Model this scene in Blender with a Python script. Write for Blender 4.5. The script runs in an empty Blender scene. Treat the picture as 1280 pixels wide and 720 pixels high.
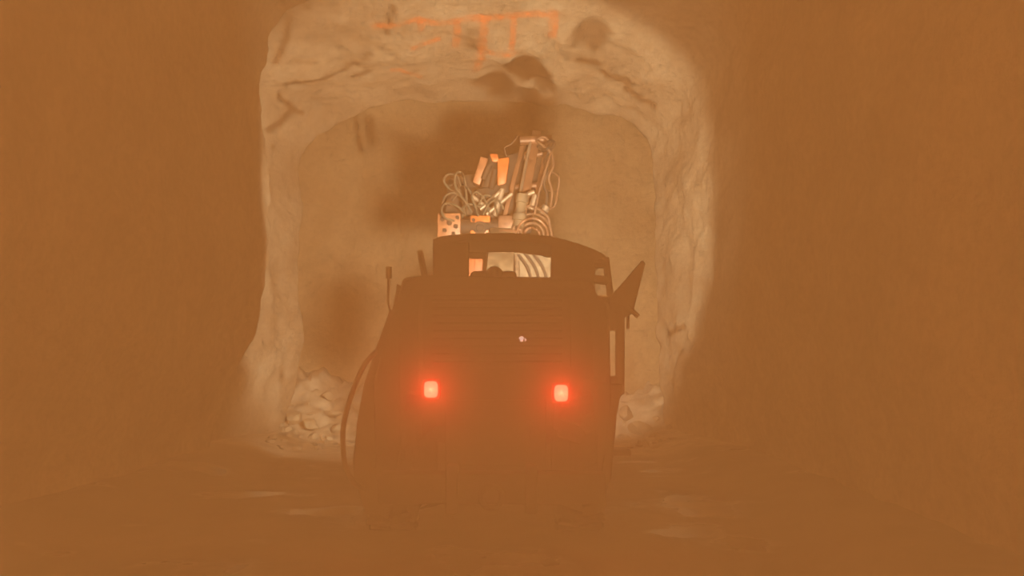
import bpy, bmesh, math, random
from mathutils import Vector, Matrix, noise
from mathutils.bvhtree import BVHTree

random.seed(7)
scene = bpy.context.scene
COL = scene.collection

# ------------------------------------------------------------------ camera
FPX, HORIZON, EYE = 1100.0, 446.0, 1.6
cam_data = bpy.data.cameras.new('camera')
cam_data.sensor_width = 36.0
cam_data.lens = 36.0 * FPX / 1280.0
cam_data.shift_y = (HORIZON - 360.0) / 1280.0
cam_data.clip_start = 0.05
cam = bpy.data.objects.new('camera', cam_data)
cam.location = (0, 0, EYE)
cam.rotation_euler = (math.radians(90), 0, 0)
COL.objects.link(cam)
scene.camera = cam

# ------------------------------------------------------------------ light, exposure
VEIL = (1.0, 0.358, 0.082)  # orange ambient added to give the haze its veil colour
WORLD_STRENGTH = 8.9
world = bpy.data.worlds.new('orange_ambient_fill')
scene.world = world
world.use_nodes = True
bg = world.node_tree.nodes['Background']
bg.inputs['Color'].default_value = (*VEIL, 1)
bg.inputs['Strength'].default_value = WORLD_STRENGTH

def spot(name, loc, aim, watts, cone, blend, color, radius=0.07):
    d = bpy.data.lights.new(name, 'SPOT')
    d.energy = watts; d.spot_size = math.radians(cone); d.spot_blend = blend
    d.color = color; d.shadow_soft_size = radius
    o = bpy.data.objects.new(name, d)
    o.location = loc
    o.rotation_euler = (Vector(aim) - Vector(loc)).to_track_quat('-Z', 'Y').to_euler()
    COL.objects.link(o)
    return o

LAMP_COLOR = (1.0, 0.82, 0.52)
spot('work_and_fill_beam', (0.40, 9.80, 2.80), (-0.85, 18.0, 4.4), 5400, 79, 0.16, LAMP_COLOR, 0.26)
spot('work_and_fill_beam', (0.40, 9.80, 2.80), (1.1, 18.0, 4.8), 1100, 88, 1.0, LAMP_COLOR, 0.26)  # added fill softening the fall-off along the right wall
spot('work_and_fill_beam', (0.40, 9.80, 2.80), (-2.8, 14.6, 7.8), 800, 44, 0.8, LAMP_COLOR, 0.20)  # added fill for the upper left of the roof
spot('work_and_fill_beam', (0.40, 9.80, 2.80), (2.0, 14.6, 7.8), 500, 42, 1.0, LAMP_COLOR, 0.20)  # added weaker fill for the upper right of the roof
spot('work_and_fill_beam', (-0.62, 9.80, 2.80), (-3.0, 15.9, 0.2), 2000, 34, 0.5, LAMP_COLOR, 0.10)  # added low fill brightening the floor at the left

scene.view_settings.view_transform = 'Standard'
scene.view_settings.look = 'None'
scene.view_settings.exposure = 0.0
scene.view_settings.gamma = 1.0
scene.view_settings.use_curve_mapping = False
scene.cycles.use_denoising = True
scene.cycles.volume_bounces = 0
scene.cycles.max_bounces = 6

# ------------------------------------------------------------------ helpers
def P(px, py, Y):
    """Where the sight line through a picture point meets the depth Y (metres)."""
    return Vector(((px - 640.0) / FPX * Y, Y, EYE + (HORIZON - py) / FPX * Y))

def tag(o, label=None, cat=None, group=None, kind=None):
    if label: o['label'] = label
    if cat: o['category'] = cat
    if group: o['group'] = group
    if kind: o['kind'] = kind
    return o

ORIGIN = {}

class MB:
    def __init__(self):
        self.bm = bmesh.new()
    def add(self, verts, faces):
        vs = [self.bm.verts.new(v) for v in verts]
        out = []
        for f in faces:
            try: out.append(self.bm.faces.new([vs[i] for i in f]))
            except ValueError: pass
        return vs, out
    def bevel(self, faces, width, seg=2):
        if width <= 0: return
        edges = list({e for f in faces for e in f.edges})
        bmesh.ops.bevel(self.bm, geom=edges, offset=width, segments=seg, affect='EDGES', profile=0.5, clamp_overlap=True)
    def box(self, c, s, rot=None, bevel=0.01):
        c = Vector(c); h = Vector(s) / 2
        vs = []
        for z in (-1, 1):
            for x, y in ((-1, -1), (1, -1), (1, 1), (-1, 1)):
                v = Vector((x * h.x, y * h.y, z * h.z))
                if rot: v = rot @ v
                vs.append(c + v)
        _, f = self.add(vs, [(3, 2, 1, 0), (4, 5, 6, 7), (0, 1, 5, 4), (1, 2, 6, 5), (2, 3, 7, 6), (3, 0, 4, 7)])
        self.bevel(f, min(bevel, min(s) * 0.4))
        return self
    def prism(self, poly, y0, y1, bevel=0.015):
        """poly: list of (x, z) outline points, extruded along y."""
        n = len(poly)
        vs = [Vector((x, y0, z)) for x, z in poly] + [Vector((x, y1, z)) for x, z in poly]
        fs = [tuple(range(n)), tuple(range(2 * n - 1, n - 1, -1))]
        fs += [(i, i + n, (i + 1) % n + n, (i + 1) % n) for i in range(n)]
        _, f = self.add(vs, fs)
        self.bevel(f, bevel)
        return self
    def tube(self, pts, r, seg=8, smooth=0, closed=False):
        pts = [Vector(p) for p in pts]
        if smooth: pts = spline(pts, smooth)
        n = len(pts)
        rings = []
        up = None
        for i, p in enumerate(pts):
            a = pts[max(0, i - 1)]; b = pts[min(n - 1, i + 1)]
            t = (b - a).normalized()
            if up is None:
                up = Vector((0, 0, 1)) if abs(t.z) < 0.9 else Vector((1, 0, 0))
            side = t.cross(up).normalized()
            up = side.cross(t).normalized()
            rr = r[i] if isinstance(r, (list, tuple)) else r
            rings.append([self.bm.verts.new(p + (side * math.cos(2 * math.pi * k / seg) + up * math.sin(2 * math.pi * k / seg)) * rr) for k in range(seg)])
        for i in range(n - 1):
            for k in range(seg):
                self.bm.faces.new((rings[i][k], rings[i][(k + 1) % seg], rings[i + 1][(k + 1) % seg], rings[i + 1][k]))
        self.bm.faces.new(rings[0][::-1]); self.bm.faces.new(rings[-1])
        return self
    def cyl(self, a, b, r, seg=20, bevel=0.0):
        return self.tube([a, b], r, seg)
    def lathe(self, c, axis, profile, seg=32):
        """profile: (distance along axis, radius) pairs, closed at both ends."""
        c = Vector(c); ax = Vector(axis).normalized()
        u = ax.orthogonal().normalized(); w = ax.cross(u)
        rings = []
        for d, r in profile:
            rings.append([self.bm.verts.new(c + ax * d + (u * math.cos(2 * math.pi * k / seg) + w * math.sin(2 * math.pi * k / seg)) * max(r, 1e-4)) for k in range(seg)])
        for i in range(len(rings) - 1):
            for k in range(seg):
                self.bm.faces.new((rings[i][k], rings[i][(k + 1) % seg], rings[i + 1][(k + 1) % seg], rings[i + 1][k]))
        self.bm.faces.new(rings[0][::-1]); self.bm.faces.new(rings[-1])
        return self
    def build(self, name, m, parent=None, label=None, smooth=True, angle=35):
        org = Vector((0, 0, 0))
        q = parent
        while q is not None:
            org += q.location; q = q.parent
        for v in self.bm.verts: v.co -= org
        bmesh.ops.recalc_face_normals(self.bm, faces=self.bm.faces)
        me = bpy.data.meshes.new(name)
        self.bm.to_mesh(me); self.bm.free()
        me.materials.append(m)
        if smooth:
            for p in me.polygons: p.use_smooth = True
            try: me.set_sharp_from_angle(angle=math.radians(angle))
            except Exception: pass
        o = bpy.data.objects.new(name, me)
        COL.objects.link(o)
        if parent is not None: o.parent = parent
        if label: o['label'] = label
        return o

def spline(pts, n):
    out = []
    for i in range(len(pts) - 1):
        p0 = pts[max(0, i - 1)]; p1 = pts[i]; p2 = pts[i + 1]; p3 = pts[min(len(pts) - 1, i + 2)]
        for k in range(n):
            t = k / n
            out.append(0.5 * ((2 * p1) + (p2 - p0) * t + (2 * p0 - 5 * p1 + 4 * p2 - p3) * t * t + (3 * p1 - p0 - 3 * p2 + p3) * t ** 3))
    out.append(pts[-1])
    return out

# ------------------------------------------------------------------ materials
def new_mat(name):
    m = bpy.data.materials.new(name); m.use_nodes = True
    nt = m.node_tree
    return m, nt, nt.nodes['Principled BSDF']

def nd(nt, kind, **kw):
    n = nt.nodes.new(kind)
    for k, v in kw.items(): setattr(n, k, v)
    return n

def paint(name, color, rough=0.5, metal=0.0, dirt=0.35, scale=6.0):
    """Worn machine surface: base colour broken up by grime."""
    m, nt, b = new_mat(name)
    co = nd(nt, 'ShaderNodeTexCoord')
    no = nd(nt, 'ShaderNodeTexNoise'); no.inputs['Scale'].default_value = scale; no.inputs['Detail'].default_value = 8; no.inputs['Roughness'].default_value = 0.65
    nt.links.new(co.outputs['Object'], no.inputs['Vector'])
    r = nd(nt, 'ShaderNodeValToRGB')
    r.color_ramp.elements[0].position = 0.35; r.color_ramp.elements[1].position = 0.62
    d = tuple(c * (1 - dirt) * 0.8 for c in color)
    r.color_ramp.elements[0].color = (*d, 1); r.color_ramp.elements[1].color = (*color, 1)
    nt.links.new(no.outputs['Fac'], r.inputs['Fac'])
    nt.links.new(r.outputs['Color'], b.inputs['Base Color'])
    b.inputs['Roughness'].default_value = rough; b.inputs['Metallic'].default_value = metal
    bp = nd(nt, 'ShaderNodeBump'); bp.inputs['Strength'].default_value = 0.15; bp.inputs['Distance'].default_value = 0.01
    nt.links.new(no.outputs['Fac'], bp.inputs['Height']); nt.links.new(bp.outputs['Normal'], b.inputs['Normal'])
    return m

def glow(name, color, strength):
    m, nt, b = new_mat(name)
    b.inputs['Base Color'].default_value = (0.3, 0.02, 0.02, 1)
    b.inputs['Emission Color'].default_value = (*color, 1)
    b.inputs['Emission Strength'].default_value = strength
    return m

def rock_material(name, lo, hi, dark_tone=(0.05, 0.033, 0.02)):
    m, nt, b = new_mat(name)
    co = nd(nt, 'ShaderNodeTexCoord')
    n1 = nd(nt, 'ShaderNodeTexNoise'); n1.inputs['Scale'].default_value = 0.9; n1.inputs['Detail'].default_value = 10; n1.inputs['Roughness'].default_value = 0.62
    n2 = nd(nt, 'ShaderNodeTexNoise'); n2.inputs['Scale'].default_value = 9; n2.inputs['Detail'].default_value = 10; n2.inputs['Roughness'].default_value = 0.7
    for n in (n1, n2): nt.links.new(co.outputs['Object'], n.inputs['Vector'])
    r = nd(nt, 'ShaderNodeValToRGB')
    r.color_ramp.elements[0].position = 0.36; r.color_ramp.elements[1].position = 0.64
    r.color_ramp.elements[0].color = (*lo, 1); r.color_ramp.elements[1].color = (*hi, 1)
    nt.links.new(n1.outputs['Fac'], r.inputs['Fac'])
    mx = nd(nt, 'ShaderNodeMix', data_type='RGBA', blend_type='MULTIPLY'); mx.inputs['Factor'].default_value = 0.6
    nt.links.new(r.outputs['Color'], mx.inputs['A'])
    r2 = nd(nt, 'ShaderNodeValToRGB'); r2.color_ramp.elements[0].position = 0.35; r2.color_ramp.elements[1].position = 0.6
    r2.color_ramp.elements[0].color = (0.35, 0.33, 0.3, 1); r2.color_ramp.elements[1].color = (1, 1, 1, 1)
    nt.links.new(n2.outputs['Fac'], r2.inputs['Fac']); nt.links.new(r2.outputs['Color'], mx.inputs['B'])
    at = nd(nt, 'ShaderNodeAttribute', attribute_name='dark_tone')
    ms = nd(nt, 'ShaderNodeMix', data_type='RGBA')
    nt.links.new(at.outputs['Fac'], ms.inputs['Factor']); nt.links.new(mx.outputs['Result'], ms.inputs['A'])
    ms.inputs['B'].default_value = (*dark_tone, 1)
    nt.links.new(ms.outputs['Result'], b.inputs['Base Color'])
    b.inputs['Roughness'].default_value = 0.88
    b.inputs['Specular IOR Level'].default_value = 0.2
    bp = nd(nt, 'ShaderNodeBump'); bp.inputs['Strength'].default_value = 0.7; bp.inputs['Distance'].default_value = 0.08
    nt.links.new(n2.outputs['Fac'], bp.inputs['Height']); nt.links.new(bp.outputs['Normal'], b.inputs['Normal'])
    return m

ROCK = rock_material('blasted_rock', (0.26, 0.215, 0.16), (0.40, 0.345, 0.265))
FACE_ROCK = rock_material('face_rock', (0.25, 0.195, 0.125), (0.33, 0.265, 0.175))
CHIP = rock_material('broken_rock', (0.24, 0.20, 0.145), (0.37, 0.32, 0.24))

def floor_material():
    m, nt, b = new_mat('wet_mud')
    co = nd(nt, 'ShaderNodeTexCoord')
    n1 = nd(nt, 'ShaderNodeTexNoise'); n1.inputs['Scale'].default_value = 0.8; n1.inputs['Detail'].default_value = 8
    n2 = nd(nt, 'ShaderNodeTexNoise'); n2.inputs['Scale'].default_value = 7; n2.inputs['Detail'].default_value = 9; n2.inputs['Roughness'].default_value = 0.65
    for n in (n1, n2): nt.links.new(co.outputs['Object'], n.inputs['Vector'])
    r = nd(nt, 'ShaderNodeValToRGB'); r.color_ramp.elements[0].position = 0.42; r.color_ramp.elements[1].position = 0.6
    r.color_ramp.elements[0].color = (0.06, 0.045, 0.031, 1); r.color_ramp.elements[1].color = (0.13, 0.105, 0.078, 1)
    nt.links.new(n1.outputs['Fac'], r.inputs['Fac'])
    at = nd(nt, 'ShaderNodeAttribute', attribute_name='lit_pale')
    mx = nd(nt, 'ShaderNodeMix', data_type='RGBA'); n3 = nd(nt, 'ShaderNodeTexNoise'); n3.inputs['Scale'].default_value = 3.2; n3.inputs['Detail'].default_value = 10; n3.inputs['Roughness'].default_value = 0.7
    nt.links.new(co.outputs['Object'], n3.inputs['Vector'])
    r3 = nd(nt, 'ShaderNodeValToRGB'); r3.color_ramp.elements[0].position = 0.38; r3.color_ramp.elements[1].position = 0.62
    r3.color_ramp.elements[0].color = (0.16, 0.135, 0.10, 1); r3.color_ramp.elements[1].color = (0.38, 0.34, 0.27, 1)
    nt.links.new(n3.outputs['Fac'], r3.inputs['Fac']); nt.links.new(r3.outputs['Color'], mx.inputs['B'])
    nt.links.new(at.outputs['Fac'], mx.inputs['Factor']); nt.links.new(r.outputs['Color'], mx.inputs['A'])
    nt.links.new(mx.outputs['Result'], b.inputs['Base Color'])
    rr = nd(nt, 'ShaderNodeMapRange'); rr.inputs['From Min'].default_value = 0.37; rr.inputs['From Max'].default_value = 0.45
    rr.inputs['To Min'].default_value = 0.10; rr.inputs['To Max'].default_value = 0.75
    nt.links.new(n1.outputs['Fac'], rr.inputs['Value']); nt.links.new(rr.outputs['Result'], b.inputs['Roughness'])
    bp = nd(nt, 'ShaderNodeBump'); bp.inputs['Distance'].default_value = 0.04
    bs = nd(nt, 'ShaderNodeMapRange'); bs.inputs['From Min'].default_value = 0.37; bs.inputs['From Max'].default_value = 0.45; bs.inputs['To Min'].default_value = 0.05; bs.inputs['To Max'].default_value = 0.5
    nt.links.new(n1.outputs['Fac'], bs.inputs['Value']); nt.links.new(bs.outputs['Result'], bp.inputs['Strength'])
    nt.links.new(n2.outputs['Fac'], bp.inputs['Height']); nt.links.new(bp.outputs['Normal'], b.inputs['Normal'])
    return m
MUD = floor_material()

DARK = paint('dark_machine_paint', (0.034, 0.022, 0.013), 0.8)
DARKER = paint('black_steel', (0.024, 0.016, 0.010), 0.75)
RUBBER = paint('tyre_rubber', (0.022, 0.018, 0.014), 0.9, scale=14)
HOSE = paint('hose_rubber', (0.03, 0.024, 0.018), 0.6)
ORANGE = paint('orange_paint', (0.52, 0.13, 0.03), 0.45, dirt=0.25)
PALE_ORANGE = paint('faded_orange_paint', (0.30, 0.125, 0.06), 0.5, dirt=0.35)
PALE = paint('pale_grey_paint', (0.17, 0.13, 0.085), 0.7, dirt=0.5)
STEEL = paint('worn_steel', (0.26, 0.20, 0.15), 0.45, metal=0.3)
PINK_STEEL = paint('rusty_steel', (0.20, 0.10, 0.06), 0.5, metal=0.2)
PALE_HOSE = paint('dusty_grey_hose', (0.085, 0.072, 0.048), 0.85)
RUST_HOSE = paint('dusty_brown_hose', (0.14, 0.078, 0.048), 0.8)
CORE = glow('lit_tail_lamp', (0.12, 0.58, 0.32), 1.3)
CORE.node_tree.nodes['Principled BSDF'].inputs['Base Color'].default_value = (0.05, 0.05, 0.05, 1)
WHITE_GLASS = paint('clear_marker_glass', (0.9, 0.82, 0.75), 0.2, dirt=0.05)

# ------------------------------------------------------------------ tunnel shell
CX, HW, HS = -0.685, 3.845, 5.1
Y_NEAR, Y_FACE = -2.0, 18.8

def smooth(a, b, x):
    t = max(0.0, min(1.0, (x - a) / (b - a)))
    return t * t * (3 - 2 * t)

def roof_height(y):
    return 6.63 + 0.3 * (17.4 - min(max(y, 13.8), 17.4)) + 0.55 * smooth(17.45, 18.1, y)

def side_shift(y):
    """The walls close in towards a lip 1.4 m short of the face and open again behind it."""
    t = max(0.0, min(1.0, (y - 14.2) / 3.2))
    back = smooth(17.45, 18.1, y)
    return -0.62 + 0.93 * t ** 1.25 - 0.75 * back, 0.32 - 0.60 * t ** 1.25 + 0.65 * back

def ledge(y, z):
    """How far the near left rock stands proud of the wall behind it."""
    edge = 14.0 + 0.22 * noise.noise(Vector((3.1, 7.7, z * 0.9))) + 0.1 * noise.noise(Vector((1.0, 2.0, z * 3.1)))
    depth = 1.26 - 0.66 * smooth(3.2, 0.3, z) + 0.10 * noise.noise(Vector((9.0, 4.0, z * 0.8)))
    return depth * (1 - smooth(edge - 0.10, edge + 0.12, y))

def profile(u, y):
    """u 0..1 runs from the left foot over the roof to the right foot."""
    H = roof_height(y)
    HS = 5.0 + 0.34 * (17.4 - min(max(y, 13.8), 17.4))
    if u < 0.3:
        z = -0.35 + (HS + 0.35) * u / 0.3; x = CX - HW
    elif u > 0.7:
        z = -0.35 + (HS + 0.35) * (1 - u) / 0.3; x = CX + HW
    else:
        t = math.pi * (1 - (u - 0.3) / 0.4)
        c, s = math.cos(t), math.sin(t); e = 2 / 3.2
        x = CX + HW * math.copysign(abs(c) ** e, c); z = HS + (H - HS) * abs(s) ** e
    # flare at the foot
    x += math.copysign(0.22 * smooth(1.6, 0.0, z), x - CX)
    sl, sr = side_shift(y)
    x += (sl if x < CX else sr) * smooth(0.2, 0.9, abs(x - CX) / HW)
    side = smooth(0.35, 0.85, (CX - x) / HW)
    x += side * ledge(y, z)
    return Vector((x, y, z))

def rough(p, k=1.0):
    a = noise.fractal(p * 0.55, 1.0, 2.1, 4)
    b = noise.fractal(p * 2.2 + Vector((5, 9, 1)), 0.9, 2.0, 5)
    c = abs(noise.noise(p * 1.1 + Vector((2, 3, 8))))
    return k * (0.13 * a + 0.045 * b - 0.10 * (0.25 - c))

# dark scars in the rock: centre, radii (x, y, z), strength
def seg_dist(p, a, b):
    ab = b - a
    t = max(0, min(1, (p - a).dot(ab) / max(1e-6, ab.dot(ab))))
    return (p - (a + ab * t)).length

def on_roof(px, py):
    Y = 10.25 / ((HORIZON - py) / FPX + 0.3)
    return P(px, py, Y)
def on_face(px, py): return P(px, py, 18.8)

BLOBS = [  # roof cavity and its tail, upper right pocket
    (on_roof(622, 104), (0.40, 0.55, 0.8), 1.0), (on_roof(654, 84), (0.42, 0.6, 0.8), 1.0), (on_roof(614, 88), (0.2, 0.5, 0.8), .6),
    (on_roof(676, 103), (0.36, 0.36, 0.8), 0.9), (on_roof(660, 120), (0.34, 0.36, 0.8), 0.9),
    (on_roof(738, 42), (0.40, 0.50, 0.9), 0.75),
]
SPOTS, CRACKS = [], []          # darker colour on cavity, pockets and cracks, filled once the rock surface exists
def dark_tone_at(p):
    v = 0.0
    wob = 0.35 * noise.fractal(p * 2.6, 1.0, 2.0, 4)
    for c, r, s in SPOTS:
        d = (p - c).length / r + wob
        v = max(v, s * (1 - smooth(0.65, 1.1, d)))
    for a, b, w in CRACKS:
        d = seg_dist(p, a, b)
        if d > 0.5: continue
        rag = noise.fractal(p * 5.5 + Vector((4, 1, 6)), 0.8, 2.0, 4)
        d += 0.7 * w * rag + 0.3 * wob * w
        v = max(v, min(1.0, 0.85 + 0.3 * rag) * (1 - smooth(w * 0.3, w * 1.5, d)))
    return v
def hollow_at(p):
    v = 0.0
    for c, r, s in BLOBS:
        d = math.sqrt(((p.x - c.x) / r[0]) ** 2 + ((p.y - c.y) / r[1]) ** 2 + ((p.z - c.z) / (r[2] + .3)) ** 2) + 0.25 * noise.noise(p * 3.1)
        v = max(v, s * (1 - smooth(0.2, 1.0, d)))
    return v

ys = []
y = Y_NEAR
while y < 12.4: ys.append(y); y += 0.16
while y < Y_FACE - 0.02: ys.append(y); y += 0.05
ys.append(Y_FACE)
NU = 420

def displaced(u, y):
    p = profile(u, y)
    du = 0.004
    a = profile(max(0, u - du), y); b = profile(min(1, u + du), y)
    t = (b - a).normalized()
    n = Vector((-t.z, 0, t.x))          # points out of the tunnel on the left, up on the roof
    if n.dot(p - Vector((CX, y, 3.0))) < 0: n = -n
    k = 1.0
    return p + n * (rough(p, k) + 0.22 * hollow_at(p))

grid = [[displaced(i / NU, y) for i in range(NU + 1)] for y in ys]

def surface_bvh():
    w = NU + 1
    vs = [p for row in grid for p in row]
    fs = [(j * w + i, j * w + i + 1, (j + 1) * w + i + 1, (j + 1) * w + i) for j in range(len(grid) - 1) for i in range(NU)]
    k = len(vs)
    vs += [Vector((-8, Y_FACE + .05, -1)), Vector((8, Y_FACE + .05, -1)), Vector((8, Y_FACE + .05, 9)), Vector((-8, Y_FACE + .05, 9))]
    fs.append((k, k + 1, k + 2, k + 3))
    return BVHTree.FromPolygons(vs, fs)
SURF = surface_bvh()
def on_rock(px, py):
    eye = Vector((0, 0, EYE)); d = (P(px, py, 10.0) - eye).normalized()
    return SURF.ray_cast(eye, d)[0]
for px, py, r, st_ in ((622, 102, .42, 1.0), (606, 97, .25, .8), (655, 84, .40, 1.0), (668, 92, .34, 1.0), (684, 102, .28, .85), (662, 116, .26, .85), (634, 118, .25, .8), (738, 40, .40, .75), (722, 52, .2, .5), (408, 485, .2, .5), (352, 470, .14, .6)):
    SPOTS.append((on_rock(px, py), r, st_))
for pts, w in (([(400, 100), (430, 88), (462, 66)], .05), ([(440, 96), (462, 88)], .05), ([(356, 106), (392, 101)], .05), ([(353, 0), (360, 28), (358, 50), (344, 78)], .06),
               ([(484, 42), (492, 6)], .05), ([(594, 58), (602, 22)], .10), ([(722, 74), (750, 79)], .07), ([(782, 110), (800, 122), (818, 132)], .08), ([(770, 100), (792, 104)], .05),
               ([(445, 148), (447, 166), (450, 187)], .07), ([(461, 152), (464, 176)], .13), ([(348, 118), (365, 136), (354, 150), (336, 162)], .07), ([(362, 134), (378, 142)], .05),
               ([(378, 0), (386, 10)], .05), ([(836, 418), (856, 408)], .07), ([(842, 482), (852, 440)], .06), ([(330, 182), (342, 184)], .05), ([(752, 88), (762, 96), (786, 100)], .06)):
    q = [on_rock(*p) for p in pts]
    for a_, b_ in zip(q, q[1:]): CRACKS.append((a_, b_, w))

def shell_mesh(name, i0, i1, m):
    verts, faces, st = [], [], []
    w = i1 - i0 + 1
    for row in grid:
        for i in range(i0, i1 + 1):
            verts.append(row[i]); st.append(dark_tone_at(row[i]) if row[i].y > 12.5 else 0.0)
    for j in range(len(grid) - 1):
        for i in range(w - 1):
            a = j * w + i
            faces.append((a, a + 1, a + w + 1, a + w))
    me = bpy.data.meshes.new(name); me.from_pydata(verts, [], faces)
    at = me.attributes.new('dark_tone', 'FLOAT', 'POINT'); at.data.foreach_set('value', st)
    for p in me.polygons: p.use_smooth = True
    me.materials.append(m)
    o = bpy.data.objects.new(name, me); COL.objects.link(o); o['kind'] = 'structure'
    return o

I_L, I_R = int(NU * 0.36), int(NU * 0.64)
wall_left = shell_mesh('wall_left', 0, I_L, ROCK); tag(wall_left, 'rough blasted rock wall along the left side of the tunnel')
ceiling = shell_mesh('ceiling', I_L, I_R, ROCK); tag(ceiling, 'rough arched rock back of the tunnel overhead')
wall_right = shell_mesh('wall_right', I_R, NU, ROCK); tag(wall_right, 'rough blasted rock wall along the right side of the tunnel')

# the heading's face, closing the tunnel
def face_wall():
    rim = list(grid[-1])
    a, b = rim[-1], rim[0]
    rim += [a.lerp(b, k / 60) for k in range(1, 61)]
    c = Vector((CX, Y_FACE, 3.0))
    NR = 90
    verts, faces, st = [], [], []
    for j in range(NR + 1):
        r = j / NR
        for p in rim:
            q = c + (p - c) * r
            bulge = 0.30 * (1 - r ** 4)
            f = 1 - r ** 6
            q = Vector((q.x, Y_FACE + bulge + f * (rough(q * 0.8, 1.0) + 0.02 * noise.noise(q * 5)), q.z))
            q.y -= 0.7 * smooth(1.5, 0.0, q.z) * f + 0.25 * smooth(2.6, .8, q.z) * max(0, noise.noise(q * 1.7)) * f
            verts.append(q); st.append(dark_tone_at(Vector((q.x, Y_FACE + .05, q.z))))
    w = len(rim)
    for j in range(NR):
        for i in range(w - 1):
            a = j * w + i
            faces.append((a, a + w, a + w + 1, a + 1))
    me = bpy.data.meshes.new('wall_back'); me.from_pydata(verts, [], faces)
    at = me.attributes.new('dark_tone', 'FLOAT', 'POINT'); at.data.foreach_set('value', st)
    for p in me.polygons: p.use_smooth = True
    me.materials.append(FACE_ROCK)
    o = bpy.data.objects.new('wall_back', me); COL.objects.link(o); o['kind'] = 'structure'
    return tag(o, 'blasted rock face closing the far end of the tunnel')
wall_back = face_wall()

def floor_z(x, y):
    z = 0.035 * noise.fractal(Vector((x * 0.7, y * 0.7, 0)), 1.0, 2.0, 4) + 0.018 * noise.noise(Vector((x * 3.1, y * 3.1, 4)))
    for rx in (-1.1, 0.75):
        z -= 0.05 * math.exp(-((x - rx) / 0.22) ** 2)
    x_l = CX - HW
    heap = 0.80 * smooth(16.7, 18.5, y + 0.5 * noise.noise(Vector((x, 3, 1)))) * smooth(-2.0, -3.2, x) + 0.55 * smooth(17.0, 18.6, y) * smooth(1.6, 2.3, x)
    heap *= 1 + 0.35 * noise.noise(Vector((x * 1.3, y * 1.3, 7))) + 0.35 * noise.fractal(Vector((x * 2.6, y * 2.6, 9)), 0.8, 2.0, 4)
    z += heap
    bank = smooth(0.9, 0.0, x - (CX - HW)) + smooth(0.9, 0.0, (CX + HW) - x)
    z += 0.18 * bank + 0.25 * smooth(17.4, 18.8, y)
    return z
def build_floor():
    fx = [-5.2 + 0.07 * i for i in range(int(9.2 / 0.07) + 1)]
    fy = []
    y = Y_NEAR
    while y < 19.4: fy.append(y); y += 0.07
    verts, faces, lit_pale = [], [], []
    for y in fy:
        for x in fx:
            verts.append((x, y, floor_z(x, y)))
            e = 14.1 + 0.35 * noise.noise(Vector((x * 0.8, y * 0.3, 2)))
            lit_pale.append(smooth(e - .25, e + 0.5, y))  # paler muck, with the beam's brightness on the floor put into colour
    w = len(fx)
    for j in range(len(fy) - 1):
        for i in range(w - 1):
            a = j * w + i; faces.append((a, a + 1, a + w + 1, a + w))
    me = bpy.data.meshes.new('floor'); me.from_pydata(verts, [], faces)
    at = me.attributes.new('lit_pale', 'FLOAT', 'POINT'); at.data.foreach_set('value', lit_pale)
    for p in me.polygons: p.use_smooth = True
    me.materials.append(MUD)
    o = bpy.data.objects.new('floor', me); COL.objects.link(o); o['kind'] = 'structure'
    return tag(o, 'wet muddy tunnel floor with wheel ruts')
floor = build_floor()

# ------------------------------------------------------------------ spray paint survey marks on the roof
def roof_bvh():
    me = ceiling.data
    return BVHTree.FromPolygons([v.co.copy() for v in me.vertices], [tuple(p.vertices) for p in me.polygons])
BVH = roof_bvh()
def spray_material():
    m, nt, b = new_mat('orange_spray_paint')
    b.inputs['Base Color'].default_value = (0.95, 0.22, 0.05, 1); b.inputs['Roughness'].default_value = 0.7
    tr = nd(nt, 'ShaderNodeBsdfTransparent'); mix = nd(nt, 'ShaderNodeMixShader')
    co = nd(nt, 'ShaderNodeTexCoord')
    no = nd(nt, 'ShaderNodeTexNoise'); no.inputs['Scale'].default_value = 5; no.inputs['Detail'].default_value = 8; no.inputs['Roughness'].default_value = .8
    nt.links.new(co.outputs['Object'], no.inputs['Vector'])
    at = nd(nt, 'ShaderNodeAttribute', attribute_name='cover')
    mr = nd(nt, 'ShaderNodeMapRange'); mr.inputs['From Min'].default_value = 0.35; mr.inputs['From Max'].default_value = 0.62
    nt.links.new(no.outputs['Fac'], mr.inputs['Value'])
    mu = nd(nt, 'ShaderNodeMath', operation='MULTIPLY'); nt.links.new(at.outputs['Fac'], mu.inputs[0]); nt.links.new(mr.outputs['Result'], mu.inputs[1])
    at2 = nd(nt, 'ShaderNodeMath', operation='MULTIPLY'); at2.inputs[1].default_value = 0.55; nt.links.new(mu.outputs['Value'], at2.inputs[0]); mu = at2
    out = nt.nodes['Material Output']
    nt.links.new(mu.outputs['Value'], mix.inputs['Fac']); nt.links.new(tr.outputs['BSDF'], mix.inputs[1]); nt.links.new(b.outputs['BSDF'], mix.inputs[2])
    nt.links.new(mix.outputs['Shader'], out.inputs['Surface'])
    return m
SPRAY = spray_material()
STROKES = [  # strokes of the marks, ends as picture points on the roof
    ([(466, 32), (474, 29), (500, 27), (530, 25)], 0.10), ([(520, 27), (560, 26), (605, 24), (650, 22), (697, 20)], 0.13),
    ([(525, 25), (527, 36)], 0.10), ([(571, 26), (572, 45), (568, 62)], 0.12), ([(512, 55), (530, 52), (552, 50)], 0.10),
    ([(606, 22), (604, 45), (601, 70), (594, 94)], 0.14), ([(642, 22), (641, 45), (639, 62)], 0.10),
    ([(694, 12), (692, 30), (690, 46)], 0.14), ([(600, 60), (620, 62), (652, 66)], 0.09), ([(487, 84), (500, 86), (512, 92), (530, 97)], 0.07),
]
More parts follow.
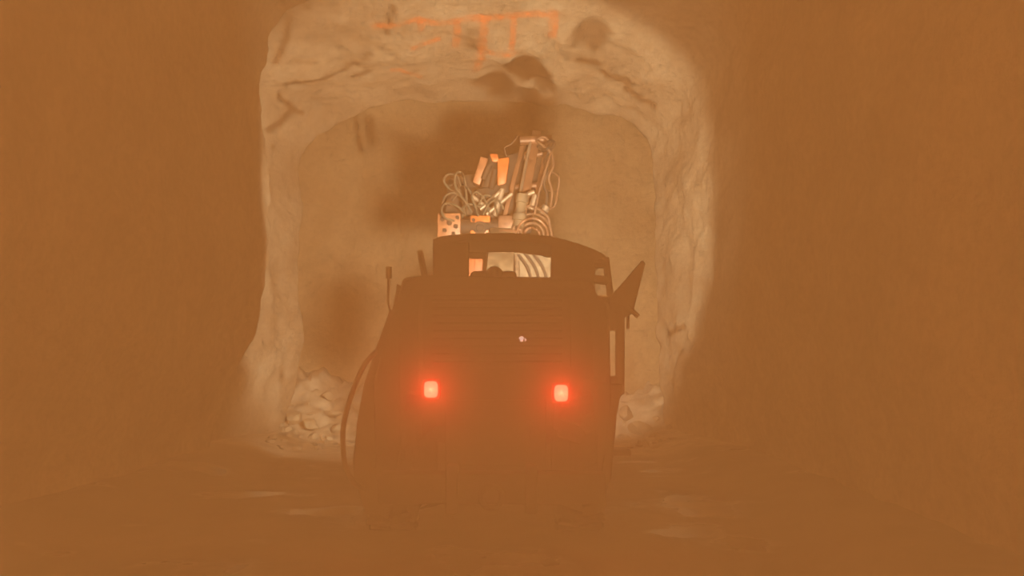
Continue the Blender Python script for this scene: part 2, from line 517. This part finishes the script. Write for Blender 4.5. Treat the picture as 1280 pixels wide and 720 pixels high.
def spray_marks():
    verts, faces, cov = [], [], []
    eye = Vector((0, 0, EYE))
    for pts, wid in STROKES:
        q = spline([on_roof(*p) for p in pts], 10)
        rows = []
        for i, p in enumerate(q):
            t = (q[min(i + 1, len(q) - 1)] - q[max(i - 1, 0)]); t.z = 0
            t.normalize()
            side = Vector((-t.y, t.x, 0))
            row = []
            for k in range(7):
                s = (k / 6 - .5) * 2
                o = p + side * s * wid * 0.75
                hit = BVH.ray_cast(Vector((o.x, o.y, 4.0)), Vector((0, 0, 1)))
                z = hit[0].z if hit[0] else o.z
                n = hit[1] if hit[0] else Vector((0, 0, -1))
                row.append(len(verts)); verts.append(Vector((o.x, o.y, z - 0.012)))
                end = min(1.0, min(i, len(q) - 1 - i) / 3.0 + .2)
                cov.append((1 - abs(s) ** 2) * end)
            rows.append(row)
        for i in range(len(rows) - 1):
            for k in range(6):
                faces.append((rows[i][k], rows[i][k + 1], rows[i + 1][k + 1], rows[i + 1][k]))
    me = bpy.data.meshes.new('spray_paint_marking'); me.from_pydata(verts, [], faces)
    at = me.attributes.new('cover', 'FLOAT', 'POINT'); at.data.foreach_set('value', cov)
    me.materials.append(SPRAY)
    o = bpy.data.objects.new('spray_paint_marking', me); COL.objects.link(o); o.parent = ceiling
    o['label'] = 'orange sprayed survey lines on the rock overhead'
spray_marks()

# ------------------------------------------------------------------ the drill rig
Y0 = 7.5
rig = bpy.data.objects.new('drill_rig', None)
rig.location = (-0.17, 10.0, 0.0); COL.objects.link(rig)
tag(rig, 'dark wheeled drilling machine with two lit red tail lights and a raised orange boom', 'drilling machine')

def pxz(pts, Y): return [(P(a, b, Y).x, P(a, b, Y).z) for a, b in pts]
def part(mb, name, m, parent=rig, label=None, **k): return mb.build(name, m, parent, label, **k)

# chassis: two side rails, cross members, belly plate
mb = MB()
for x in (-0.72, 0.42): mb.box((x, 10.0, 0.72), (0.16, 4.9, 0.34), bevel=0.02)
for yy in (7.7, 9.0, 10.4, 12.3): mb.box((-0.15, yy, 0.72), (1.1, 0.16, 0.26), bevel=0.02)
mb.box((-0.15, 10.0, 0.50), (1.25, 4.6, 0.06), bevel=0.01)
chassis = part(mb, 'chassis_frame', DARKER)

# rear hood, with its panel edge, louvres, door and latch
hood_poly = pxz([(503, 347), (530, 344), (742, 347), (743, 373), (762, 378), (764, 500), (758, 560), (752, 600), (470, 600), (466, 480), (480, 430), (494, 388)], Y0)
mb = MB(); mb.prism(hood_poly, Y0, 9.05, 0.03)
hood = part(mb, 'engine_hood', DARK)
mb = MB()
c = P(622, 415, Y0)
mb.box((c.x, Y0 - 0.012, c.z), (1.25, 0.03, 0.62), bevel=0.012)
for k in range(9): mb.box((c.x, Y0 - 0.03, c.z - 0.26 + 0.065 * k), (1.1, 0.03, 0.025), Matrix.Rotation(0.6, 3, 'X'), 0.004)
part(mb, 'radiator_grille', DARKER, hood)
mb = MB(); c = P(620, 540, Y0)
mb.box((c.x, Y0 - 0.012, c.z), (0.85, 0.03, 0.55), bevel=0.012)
mb.box((c.x + 0.3, Y0 - 0.035, c.z), (0.04, 0.03, 0.14), bevel=0.006)
part(mb, 'access_door', DARK, hood)
# little pale glowing dots on the hood
for (px, py, s) in ((651.8, 423.8, 0.018), (656.5, 424.8, 0.010)):
    c = P(px, py, Y0)
    mb = MB(); mb.lathe((c.x, Y0 - 0.02, c.z), (0, -1, 0), [(0, s * 1.3), (0.02, s * 1.3), (0.022, s), (0.032, s * 0.8), (0.036, 0.001)], 16)
    part(mb, 'marker_dot', glow('marker_glow', (1.0, 0.74, 0.6), 1.2 if s > .015 else 0.8), hood, 'tiny pale glowing dot')

# slanting left tank and guard, right engine guard, rear bumper
mb = MB(); mb.prism(pxz([(496, 352), (491, 390), (472, 430), (455, 480), (446, 530), (440, 578), (443, 598), (455, 640), (486, 650), (500, 560), (500, 400)], 7.55), 7.55, 9.3, 0.03)
part(mb, 'side_tank', DARK)
mb = MB(); mb.prism(pxz([(752, 374), (764, 378), (780, 386), (780, 490), (772, 502), (768, 520), (768, 552), (764, 600), (752, 610), (746, 500)][:0] or [(746, 480), (779, 480), (779, 492), (771, 503), (768, 520), (768, 552), (764, 602), (748, 612)], 7.55), 7.55, 9.2, 0.02)
part(mb, 'side_guard', DARK)
mb = MB()
mb.box((-0.17, 7.42, 0.50), (1.9, 0.22, 0.26), bevel=0.03)
for x in (-0.5, 0.16): mb.box((x, 7.36, 0.50), (0.1, 0.2, 0.4), bevel=0.02)
bumper = part(mb, 'rear_bumper', DARKER)
mb = MB(); mb.tube([(-0.17 + 0.09 * math.cos(a), 7.28, 0.44 + 0.09 * math.sin(a)) for a in [math.pi * 2 * i / 20 for i in range(21)]], 0.022, 8)
part(mb, 'tow_ring', DARKER, bumper)

# wheels
def wheel(x, y, r=0.64, w=0.42):
    mb = MB()
    h = w / 2
    mb.lathe((x, y, r), (1, 0, 0), [(-h * 0.8, r * 0.56), (-h, r * 0.62), (-h, r * 0.86), (-h * 0.82, r * 0.955), (-h * 0.4, r * 0.97), (h * 0.4, r * 0.97), (h * 0.82, r * 0.955), (h, r * 0.86), (h, r * 0.62), (h * 0.8, r * 0.56)], 44)
    for k in range(22):
        for s in (-1, 1):
            a = 2 * math.pi * (k + (0.5 if s > 0 else 0)) / 22
            rot = Matrix.Rotation(a, 3, 'X') @ Matrix.Rotation(0.35 * s, 3, 'Z')
            cc = Vector((x, y, r)) + Vector((s * h * 0.5, 0, 0)) + Matrix.Rotation(a, 3, 'X') @ Vector((0, 0, r * 0.985))
            mb.box(cc, (h * 1.0, 0.07, 0.045), Matrix.Rotation(a, 3, 'X') @ Matrix.Rotation(0.4 * s, 3, 'Z'), 0.008)
    t = part(mb, 'wheel', RUBBER)
    out = 1 if x > -0.17 else -1
    mb = MB(); mb.lathe((x, y, r), (out, 0, 0), [(-h * 0.7, r * 0.56), (h * 0.75, r * 0.58), (h * 0.78, r * 0.5), (h * 0.3, r * 0.42), (h * 0.3, r * 0.2), (h * 0.7, r * 0.17), (h * 0.75, 0.01)], 32)
    for k in range(8):
        a = 2 * math.pi * k / 8
        mb.cyl((x + out * h * 0.3, y + r * .3 * math.cos(a), r + r * .3 * math.sin(a)), (x + out * h * 0.42, y + r * .3 * math.cos(a), r + r * .3 * math.sin(a)), 0.018, 6)
    part(mb, 'rim', DARK, t)
for x in (-1.10, 0.62):
    wheel(x, 8.25); wheel(x, 11.4)
for yy in (8.25, 11.4):
    mb = MB(); mb.cyl((-1.0, yy, 0.64), (0.55, yy, 0.64), 0.09, 16)
    part(mb, 'axle', DARKER)

# tail lights
def tail_light(px, py):
    c = P(px, py, Y0)
    mb = MB(); mb.box((c.x, Y0 - 0.02, c.z), (0.16, 0.06, 0.18), bevel=0.04)
    t = part(mb, 'tail_light', DARKER)
    w, h = 17 * Y0 / FPX, 20.5 * Y0 / FPX
    # rounded lens
    pts = []
    for i in range(40):
        a = 2 * math.pi * i / 40; ca, sa = math.cos(a), math.sin(a); e = 2 / 4.0
        pts.append((c.x + w / 2 * math.copysign(abs(ca) ** e, ca), c.z + h / 2 * math.copysign(abs(sa) ** e, sa)))
    mb = MB(); mb.prism(pts, Y0 - 0.062, Y0 - 0.03, 0.004)
    part(mb, 'lens', CORE, t, 'glowing lens burnt out to pale cream')
    d = bpy.data.lights.new('tail_light_glow', 'POINT'); d.energy = TAIL_W; d.color = (1, 0.015, 0.006); d.shadow_soft_size = 0.03
    o = bpy.data.objects.new('tail_light_glow', d); o.location = Vector((c.x, Y0 - 0.075, c.z)) - rig.location; o.parent = rig; COL.objects.link(o)
TAIL_W = 19.0
tail_light(539.5, 486.5); tail_light(701, 491)

# front deck
mb = MB()
mb.box((-0.17, 10.9, 1.02), (1.7, 3.3, 0.30), bevel=0.03)
mb.box((-0.17, 9.9, 1.5), (1.6, 1.6, 0.7), bevel=0.05)
mb.box((-0.17, 12.0, 1.3), (1.1, 0.9, 0.5), bevel=0.05)
part(mb, 'front_deck', DARK)
for x in (-0.95, 0.61):
    mb = MB(); mb.cyl((x, 12.1, 0.95), (x, 12.1, 0.14), 0.07, 16); mb.lathe((x, 12.1, 0.03), (0, 0, 1), [(0, 0.18), (0.05, 0.18), (0.09, 0.08), (0.12, 0.06)], 20)
    mb.box((x * .9 - .03, 12.1, 0.95), (0.35, 0.2, 0.2), bevel=0.02)
    part(mb, 'stabiliser_jack', DARKER)

# canopy
YC0, YC1 = 8.6, 9.6
roof_px = [(541, 299), (552, 295), (582, 292), (640, 291), (690, 295), (722, 304), (746, 313), (757, 319), (757, 327), (744, 323), (718, 313), (690, 305), (640, 300), (582, 300), (552, 304), (541, 309)]
mb = MB(); mb.prism(pxz(roof_px, YC0), YC0, YC1, 0.008)
canopy = part(mb, 'canopy_roof', DARK)
mb = MB()
mb.prism(pxz([(541, 303), (586, 303), (586, 349), (541, 349)], YC0), YC0, YC0 + 0.06, 0.01)
part(mb, 'canopy_panel', DARK, canopy)
mb = MB()
mb.prism(pxz([(689, 300), (722, 308), (744, 318), (744, 390), (689, 390)], YC0), YC0, YC0 + 0.06, 0.01)
part(mb, 'canopy_panel', DARK, canopy)
mb = MB()
for a, b in (((757, 322), (764, 378)), ):
    p, q = P(*a, YC0), P(*b, YC0)
    mb.tube([p, q], 0.035, 10)
for a, b in (((742, 349), (760, 351)), ((742, 329), (757, 330)), ((742, 374), (764, 376))):
    mb.tube([P(*a, YC0), P(*b, YC0)], 0.045, 10)
part(mb, 'canopy_post', DARK)
for x in (-1.0, 0.86):
    mb = MB(); mb.tube([(x if x < 0 else .66, 9.55, 2.75), (x * .8, 9.55, 1.7)], 0.035, 10)
    part(mb, 'canopy_post', DARK)
# work lamps under the front edge of the canopy
for x in (0.40, -0.62):
    mb = MB(); mb.lathe((x, 9.60, 2.80), (0, 1, 0), [(-0.08, 0.03), (-0.06, 0.07), (0.0, 0.10), (0.07, 0.11), (0.085, 0.11), (0.085, 0.10), (0.02, 0.085)], 24)
    part(mb, 'work_lamp', DARKER)
# operator seat with its headrest, below the canopy
mb = MB()
mb.box((-0.19, 9.25, 1.95), (0.5, 0.5, 0.14), bevel=0.05)
mb.box((-0.19, 9.03, 2.22), (0.48, 0.12, 0.52), bevel=0.05)
seat = part(mb, 'operator_seat', DARKER)
c = P(618, 338, 9.0)
mb = MB(); mb.lathe((c.x, 9.0, c.z - 0.12), (0, 0, 1), [(0, 0.085), (0.05, 0.09), (0.10, 0.088), (0.13, 0.072), (0.155, 0.04), (0.162, 0.005)], 24)
part(mb, 'headrest', DARKER, seat)

# aerial, hinged triangular cover with strut, hand rail and step on the sides
mb = MB(); a = P(486, 338, 7.7); b = P(485, 378, 7.7); d = P(490, 396, 7.7)
mb.tube([a, b, d], 0.012, 8); mb.tube([a + Vector((0, 0, .03)), a - Vector((0, 0, .07))], 0.028, 10)
part(mb, 'aerial', DARKER)
mb = MB(); mb.prism(pxz([(762, 372), (803, 325), (807, 329), (791, 392), (779, 398), (762, 388)], 7.65), 7.65, 7.70, 0.006)
cover = part(mb, 'hinged_cover', DARK)
mb = MB(); mb.tube([P(784, 382, 7.66), P(798, 396, 7.66)], 0.022, 8); mb.tube([P(785, 386, 7.72), P(785, 411, 7.72)], 0.014, 8)
part(mb, 'strut', DARKER, cover)
mb = MB(); mb.prism(pxz([(771, 380), (781, 384), (781, 492), (771, 498)], 7.65), 7.65, 7.78, 0.01)
mb.prism(pxz([(758, 380), (774, 380), (774, 413), (758, 413)], 7.65), 7.65, 7.76, 0.01)
mb.prism(pxz([(758, 470), (774, 470), (774, 500), (758, 500)], 7.65), 7.65, 7.76, 0.01)
part(mb, 'guard_rail', DARK)
mb = MB(); c = P(776, 565, 7.7); mb.box((c.x - 0.05, 7.75, c.z), (0.26, 0.3, 0.045), bevel=0.01)
for yy in (7.63, 7.87): mb.box((c.x - 0.14, yy, c.z + 0.12), (0.04, 0.04, 0.28), bevel=0.006)
part(mb, 'side_step', DARKER)

# cable bulging off the left side
mb = MB(); mb.tube([P(470, 440, 7.5), P(455, 457, 7.45), P(441, 489, 7.42), P(430, 528, 7.4), P(429, 560, 7.4), P(432, 583, 7.4), P(442, 603, 7.4), P(456, 612, 7.5)], 0.022, 10, 8)
part(mb, 'trailing_cable', HOSE)

# ------------------------------------------------------------------ boom, out in front of the machine
YB = 14.3
def B(px, py, dy=0.0): return P(px, py, YB + dy)
def beam(name, a, b, w, d, m, parent, bevel=0.015, label=None):
    a, b = Vector(a), Vector(b)
    ax = (b - a).normalized(); x = Vector((0, 1, 0)).cross(ax).normalized(); yv = ax.cross(x)
    rot = Matrix((x, yv, ax)).transposed()
    mb = MB(); mb.box((a + b) / 2, (w, d, (b - a).length), rot, bevel)
    return part(mb, name, m, parent, label)
px1 = YB / FPX
boom = beam('boom_arm', (-0.25, 12.1, 1.55), B(628, 300), 0.42, 0.5, PALE, rig, 0.04)
mb = MB(); mb.box((-0.17, 12.2, 1.55), (0.7, 0.5, 0.6), bevel=0.06); mb.cyl((-0.6, 12.25, 1.75), (0.26, 12.25, 1.75), 0.12, 20)
part(mb, 'boom_pivot', DARKER, boom)
for s in (-1, 1):
    mb = MB(); a = Vector((-0.2 + .3 * s, 12.4, 1.35)); b = B(628 + 18 * s, 312, -0.3)
    mb.tube([a, a.lerp(b, .55)], 0.07, 14); mb.tube([a.lerp(b, .55), b], 0.04, 14)
    part(mb, 'lift_cylinder', STEEL, boom)
# turret plate seen through the gap under the canopy
mb = MB(); mb.prism(pxz([(606, 300), (690, 300), (688, 352), (606, 352)], 13.9), 13.9, 14.1, 0.02)
part(mb, 'turret_plate', PALE, boom, 'pale plate behind the hoses')
for k, (a, b) in enumerate((((648, 318), (664, 350)), ((656, 316), (674, 350)), ((664, 314), (684, 350)), ((640, 318), (636, 350)), ((630, 318), (640, 350)))):
    mb = MB(); p, q = P(*a, 13.8), P(*b, 13.8); m_ = (p + q) / 2 + Vector((0.04, 0, 0.0))
    mb.tube([p, m_, q], 0.022, 8, 6); part(mb, 'hydraulic_hose', HOSE, boom)
mb = MB(); c = P(594, 336, 13.8); mb.box(c, (0.25, 0.2, 0.30), bevel=0.02); mb.box(c + Vector((0, -0.1, 0)), (0.02, 0.02, 0.26), bevel=0.004)
part(mb, 'valve_box', paint('dull_orange_paint', (0.26, 0.065, 0.016), 0.6), boom, 'orange valve box')

# swivel head: drilled plate, gear blocks
def drilled_plate(px0, py0, px1_, py1, holes, m, name, dy):
    a, b = B(px0, py1, dy), B(px1_, py0, dy)
    mb = MB(); mb.box((a + b) / 2, (b.x - a.x, 0.12, b.z - a.z), None, 0.02)
    o = part(mb, name, m, boom)
    mb = MB()
    for hx, hy, r in holes:
        mb = MB(); h = B(hx, hy, dy - 0.07); mb.lathe(h, (0, -1, 0), [(0, r), (0.022, r), (0.022, r * .6), (0.006, r * .55)], 16)
        part(mb, 'bolt_boss', DARKER, o)
    return o
drilled_plate(547, 267, 576, 297, [(553, 274, .035), (562, 279, .04), (570, 283, .035), (556, 288, .035), (567, 292, .03), (572, 272, .03)], PALE_ORANGE, 'swivel_plate', -0.1)
drilled_plate(588, 270, 613, 296, [(600, 285, .11), (592, 275, .03), (609, 293, .03)], ORANGE, 'rotation_motor', -0.05)
mb = MB(); mb.box(B(636, 284), (0.36, 0.3, 0.36), None, 0.05); mb.cyl(B(624, 292, -.2), B(648, 292, -.2), 0.07, 16)
part(mb, 'feed_holder', PINK_STEEL, boom)
mb = MB(); mb.cyl(B(575, 284), B(640, 284), 0.13, 20); part(mb, 'swivel_shaft', DARKER, boom)

# feed: two rails, drifter, drill steel, spools
feed = beam('feed_beam', B(648, 290, -0.1), B(671, 166, 0.5), 0.15, 0.14, PINK_STEEL, boom)
beam('feed_rail', B(627, 285, -0.05), B(656, 172, 0.5), 0.075, 0.1, PINK_STEEL, feed)
beam('feed_rail', B(662, 282, 0.1), B(685, 176, 0.55), 0.06, 0.08, PINK_STEEL, feed)
mb = MB(); mb.tube([B(640, 292, -.2), B(664, 172, .35)], 0.028, 10); part(mb, 'drill_steel', STEEL, feed)
for (a, b) in (((648, 284), (653, 246)),):
    mb = MB(); mb.tube([B(a[0], a[1], -.25), B(b[0], b[1], -.15)], 0.085, 18); mb.tube([B(649, 276, -.25), B(650, 268, -.24)], 0.11, 18); mb.tube([B(652, 254, -.2), B(653.5, 244, -.18)], 0.1, 18)
    part(mb, 'rock_drill', PALE, feed)
for (a, b, r) in (((650, 176), (690, 174), .07), ((655, 196), (678, 192), .05), ((640, 236), (672, 232), .06)):
    mb = MB(); mb.tube([B(*a, .35), B(*b, .35)], r, 16); part(mb, 'feed_bracket', PINK_STEEL, feed)
# dark plates added behind covers and rails to fill out the boom's shadow
mb = MB(); mb.prism(pxz([(592, 292), (600, 226), (609, 199), (624, 197), (648, 190), (640, 292)], YB + .3), YB + .28, YB + .4, .02)
mb.prism(pxz([(630, 292), (655, 181), (680, 180), (664, 292)], YB + .55), YB + .5, YB + .62, .02)
part(mb, 'shadow_plate', DARKER, boom)
mb = MB(); mb.prism(pxz([(556, 270), (561, 224), (590, 218), (600, 222), (598, 270)], YB + .2), YB + .15, YB + .26, .02)  # dark plate added behind the hoses to close the boom's shadow
part(mb, 'hose_shadow_plate', DARKER, boom)
# orange covers on their tilt
for q, m, nm in (([(591, 229), (601, 197), (610, 200), (600, 233)], PALE_ORANGE, 'cover_plate'), ([(622, 200), (637, 198), (632, 233), (622, 236)], ORANGE, 'cover_plate'), ([(612, 194), (622, 194), (624, 203), (616, 204)], ORANGE, 'cover_plate')):
    mb = MB(); mb.prism(pxz(q, YB), YB - 0.1, YB + 0.15, 0.015); part(mb, nm, m, boom)
mb = MB()
mb.tube([B(607, 236), B(617, 196)], 0.085, 16); mb.tube([B(604, 224, -.1), B(612, 206, -.1)], 0.05, 12); mb.tube([B(614, 236, -.12), B(619, 212, -.1)], 0.045, 12)
mb.box(B(615, 240), (0.55, 0.2, 0.18), Matrix.Rotation(-.25, 3, 'Y'), .03)
part(mb, 'boom_head', DARKER, boom)
mb = MB()
for (a, b, r) in (((600, 262), (625, 240), .04), ((608, 268), (640, 242), .035), ((590, 245), (612, 262), .035), ((618, 270), (628, 236), .05), ((664, 262), (670, 244), .06), ((678, 268), (683, 258), .07), ((655, 245), (668, 240), .04)):
    mb.tube([B(*a, -.15), B(*b, -.15)], r, 12)
part(mb, 'hydraulic_cylinder', STEEL, boom)

# unseen arm added left of the boom to cast shadow on the face
arm = beam('shadow_arm', (-0.72, 12.3, 1.35), (-1.0, 13.0, 2.35), 0.20, 0.22, DARKER, rig, 0.02)
mb = MB(); mb.box((-1.0, 13.0, 2.62), (0.34, 0.3, 0.75), Matrix.Rotation(0.12, 3, 'Y'), 0.04); part(mb, 'shadow_arm_head', DARKER, arm)
# hoses looping off the boom
def hose(pts, r, m, dy=-0.2, jit=0.0):
    mb = MB(); mb.tube([B(a, b, dy + random.uniform(-.12, .12)) for a, b in pts], r * 0.85, 8, 7)
    part(mb, 'hydraulic_hose', m, boom)
hose([(590, 266), (577, 246), (562, 236), (555, 226), (560, 218), (571, 220), (576, 232)], .022, PALE_HOSE)
hose([(582, 268), (572, 258), (558, 254), (552, 262), (556, 272), (568, 276)], .022, PALE_HOSE)
hose([(553, 256), (556, 246), (566, 241), (577, 247), (580, 260), (578, 272)], .02, PALE_HOSE)
hose([(584, 268), (583, 246), (581, 226), (577, 216), (570, 217), (569, 232), (576, 244)], .022, PALE_HOSE)
hose([(598, 270), (592, 252), (587, 238), (580, 232)], .022, PALE_HOSE)
hose([(612, 268), (606, 250), (596, 240), (590, 246), (596, 262)], .022, PALE_HOSE)
hose([(622, 268), (616, 248), (606, 244), (598, 256)], .02, PALE_HOSE)
hose([(630, 262), (622, 250), (612, 254), (604, 268)], .022, PALE_HOSE)
hose([(576, 262), (586, 255), (600, 258), (614, 250), (626, 236)], .02, PALE_HOSE)
hose([(566, 250), (574, 238), (570, 230), (562, 232)], .018, PALE_HOSE)
hose([(684, 216), (692, 216), (699, 223), (697, 240), (694, 256), (688, 261), (682, 258)], .02, RUST_HOSE)
hose([(684, 238), (690, 239), (697, 239)], .016, RUST_HOSE)
hose([(682, 262), (684, 244), (680, 230), (684, 216), (681, 202), (686, 190), (692, 183), (693, 178), (688, 176), (684, 182), (690, 190)], .028, HOSE)
hose([(688, 262), (690, 240), (686, 222), (692, 206), (688, 190), (676, 180), (670, 176)], .022, RUST_HOSE)
hose([(668, 268), (674, 240), (684, 206), (690, 186), (682, 172), (672, 174)], .022, RUST_HOSE)
hose([(672, 182), (678, 188), (684, 186), (690, 180)], .03, HOSE)
for k, r in enumerate((10, 15, 20, 25)):
    hose([(665 + r * math.cos(a) * (1.0), 296 - r * 1.15 * math.sin(a)) for a in [math.pi * (1 - i / 6) for i in range(7)]], .024, RUST_HOSE if k % 2 else PINK_STEEL, -0.25)
hose([(634, 197), (631, 185), (639, 180), (647, 170)], .012, RUST_HOSE)
hose([(652, 268), (660, 258), (674, 262), (684, 270), (688, 284)], .024, RUST_HOSE)

# ------------------------------------------------------------------ broken rock at the foot of the walls
def chunk(name, size, seed, squash):
    rnd = random.Random(seed)
    bm = bmesh.new(); bmesh.ops.create_icosphere(bm, subdivisions=3, radius=1.0)
    planes = [(Vector((rnd.uniform(-1, 1), rnd.uniform(-1, 1), rnd.uniform(-1, 1))).normalized(), rnd.uniform(.55, .85)) for _ in range(11)]
    for v in bm.verts:
        for n, d in planes:
            e = v.co.dot(n) - d
            if e > 0: v.co -= n * e
        v.co *= 1 + 0.06 * noise.noise(v.co * 3 + Vector((seed, 0, 0)))
        v.co = Vector((v.co.x * size * squash[0], v.co.y * size * squash[1], v.co.z * size * squash[2]))
    me = bpy.data.meshes.new(name); bm.to_mesh(me); bm.free()
    me.materials.append(CHIP)
    for p in me.polygons: p.use_smooth = True
    try: me.set_sharp_from_angle(angle=math.radians(28))
    except Exception: pass
    return me

def ground_at(px, py):
    """Where a sight line meets the floor or the muck heaped on it."""
    Y = 12.5
    while Y < 18.7:
        p = P(px, py, Y)
        if p.z <= floor_z(p.x, p.y): break
        Y += 0.02
    p = P(px, py, Y); p.z = floor_z(p.x, p.y)
    return p
def place_chunk(px, py, wpx, hpx, label, seed, group=None, tilt=0.0):
    """px, py: middle of the rock's foot."""
    p = ground_at(px, py)
    w = wpx * p.y / FPX / 2 / 0.72; h = hpx * p.y / FPX / 2 / 0.72
    o = bpy.data.objects.new('rock_chunk', chunk('rock_chunk', 1.0, seed, (w, (w + h) / 2, h)))
    o.location = p + Vector((0, 0, h * 0.45)); o.rotation_euler = (0, tilt, 0)
    COL.objects.link(o)
    return tag(o, label, 'rock', group)
place_chunk(369, 529, 17, 15, 'large pale rock at the upper left of the heap left of the drilling machine', 3, None, 0.35)
place_chunk(390, 537, 20, 12, 'long pale rock sloping down from the large pale rock in the left heap', 5, None, 0.45)
place_chunk(421, 541, 14, 12, 'bright cream rock beside the cable bulging off the drilling machine', 8)
place_chunk(413, 520, 22, 8, 'flat pinkish rock lying above the bright cream rock in the left heap', 11)
place_chunk(409, 499, 12, 10, 'small tan rock highest on the heap left of the drilling machine', 13)
place_chunk(780, 549, 15, 7, 'bright flat rock just above the side step of the drilling machine', 17, None, 0.15)
place_chunk(800, 541, 26, 15, 'large tan rock leaning on the right foot of the rock face', 19, None, 0.3)
place_chunk(783, 525, 14, 18, 'tall tan rock between the drilling machine and the large right rock', 23)
rnd = random.Random(5)
TAKEN = [(o.location.copy(), max(o.dimensions) * 0.55) for o in COL.objects if o.name.startswith('rock_chunk')]
def scatter(n, x0, x1, y0, y1, label, group, seed):
    k = tries = 0
    while k < n and tries < 600:
        tries += 1
        px, py, w, h = rnd.uniform(x0, x1), rnd.uniform(y0, y1), rnd.uniform(4, 11), rnd.uniform(3, 7)
        p = ground_at(px, py); r = w * p.y / FPX / 2 / 0.72 * 1.0
        if any((p - q).length < r + s_ for q, s_ in TAKEN): continue
        TAKEN.append((p, r))
        place_chunk(px, py, w, h, label, seed + k, group, rnd.uniform(-.3, .3)); k += 1
scatter(30, 318, 436, 505, 563, 'small broken rock lying loose at the left foot of the rock face', 'loose stones at the left foot of the face', 40)
scatter(16, 778, 842, 525, 562, 'small broken rock lying loose at the right foot of the rock face', 'loose stones at the right foot of the face', 90)

# ------------------------------------------------------------------ haze volume added to lay an orange veil over the view
SIG_ISO, SIG_FWD = 0.085, 0.055
def haze():
    m = bpy.data.materials.new('orange_veil_volume'); m.use_nodes = True
    nt = m.node_tree; nt.nodes.clear()
    out = nd(nt, 'ShaderNodeOutputMaterial')
    a = nd(nt, 'ShaderNodeVolumeScatter'); a.inputs['Color'].default_value = (1, 1, 1, 1); a.inputs['Density'].default_value = SIG_ISO; a.inputs['Anisotropy'].default_value = -0.1
    b = nd(nt, 'ShaderNodeVolumeScatter'); b.inputs['Color'].default_value = (1, 1, 1, 1); b.inputs['Density'].default_value = SIG_FWD; b.inputs['Anisotropy'].default_value = 0.93
    s = nd(nt, 'ShaderNodeAddShader')
    nt.links.new(a.outputs[0], s.inputs[0]); nt.links.new(b.outputs[0], s.inputs[1]); nt.links.new(s.outputs[0], out.inputs['Volume'])
    mb = MB(); mb.box((CX, 2.8, 4.0), (9.4, 9.4, 8.8), None, 0)
    o = mb.build('veil_haze', m, None, smooth=False)
    tag(o, 'added orange haze veiling the view of the tunnel', 'haze', kind='stuff')
haze()
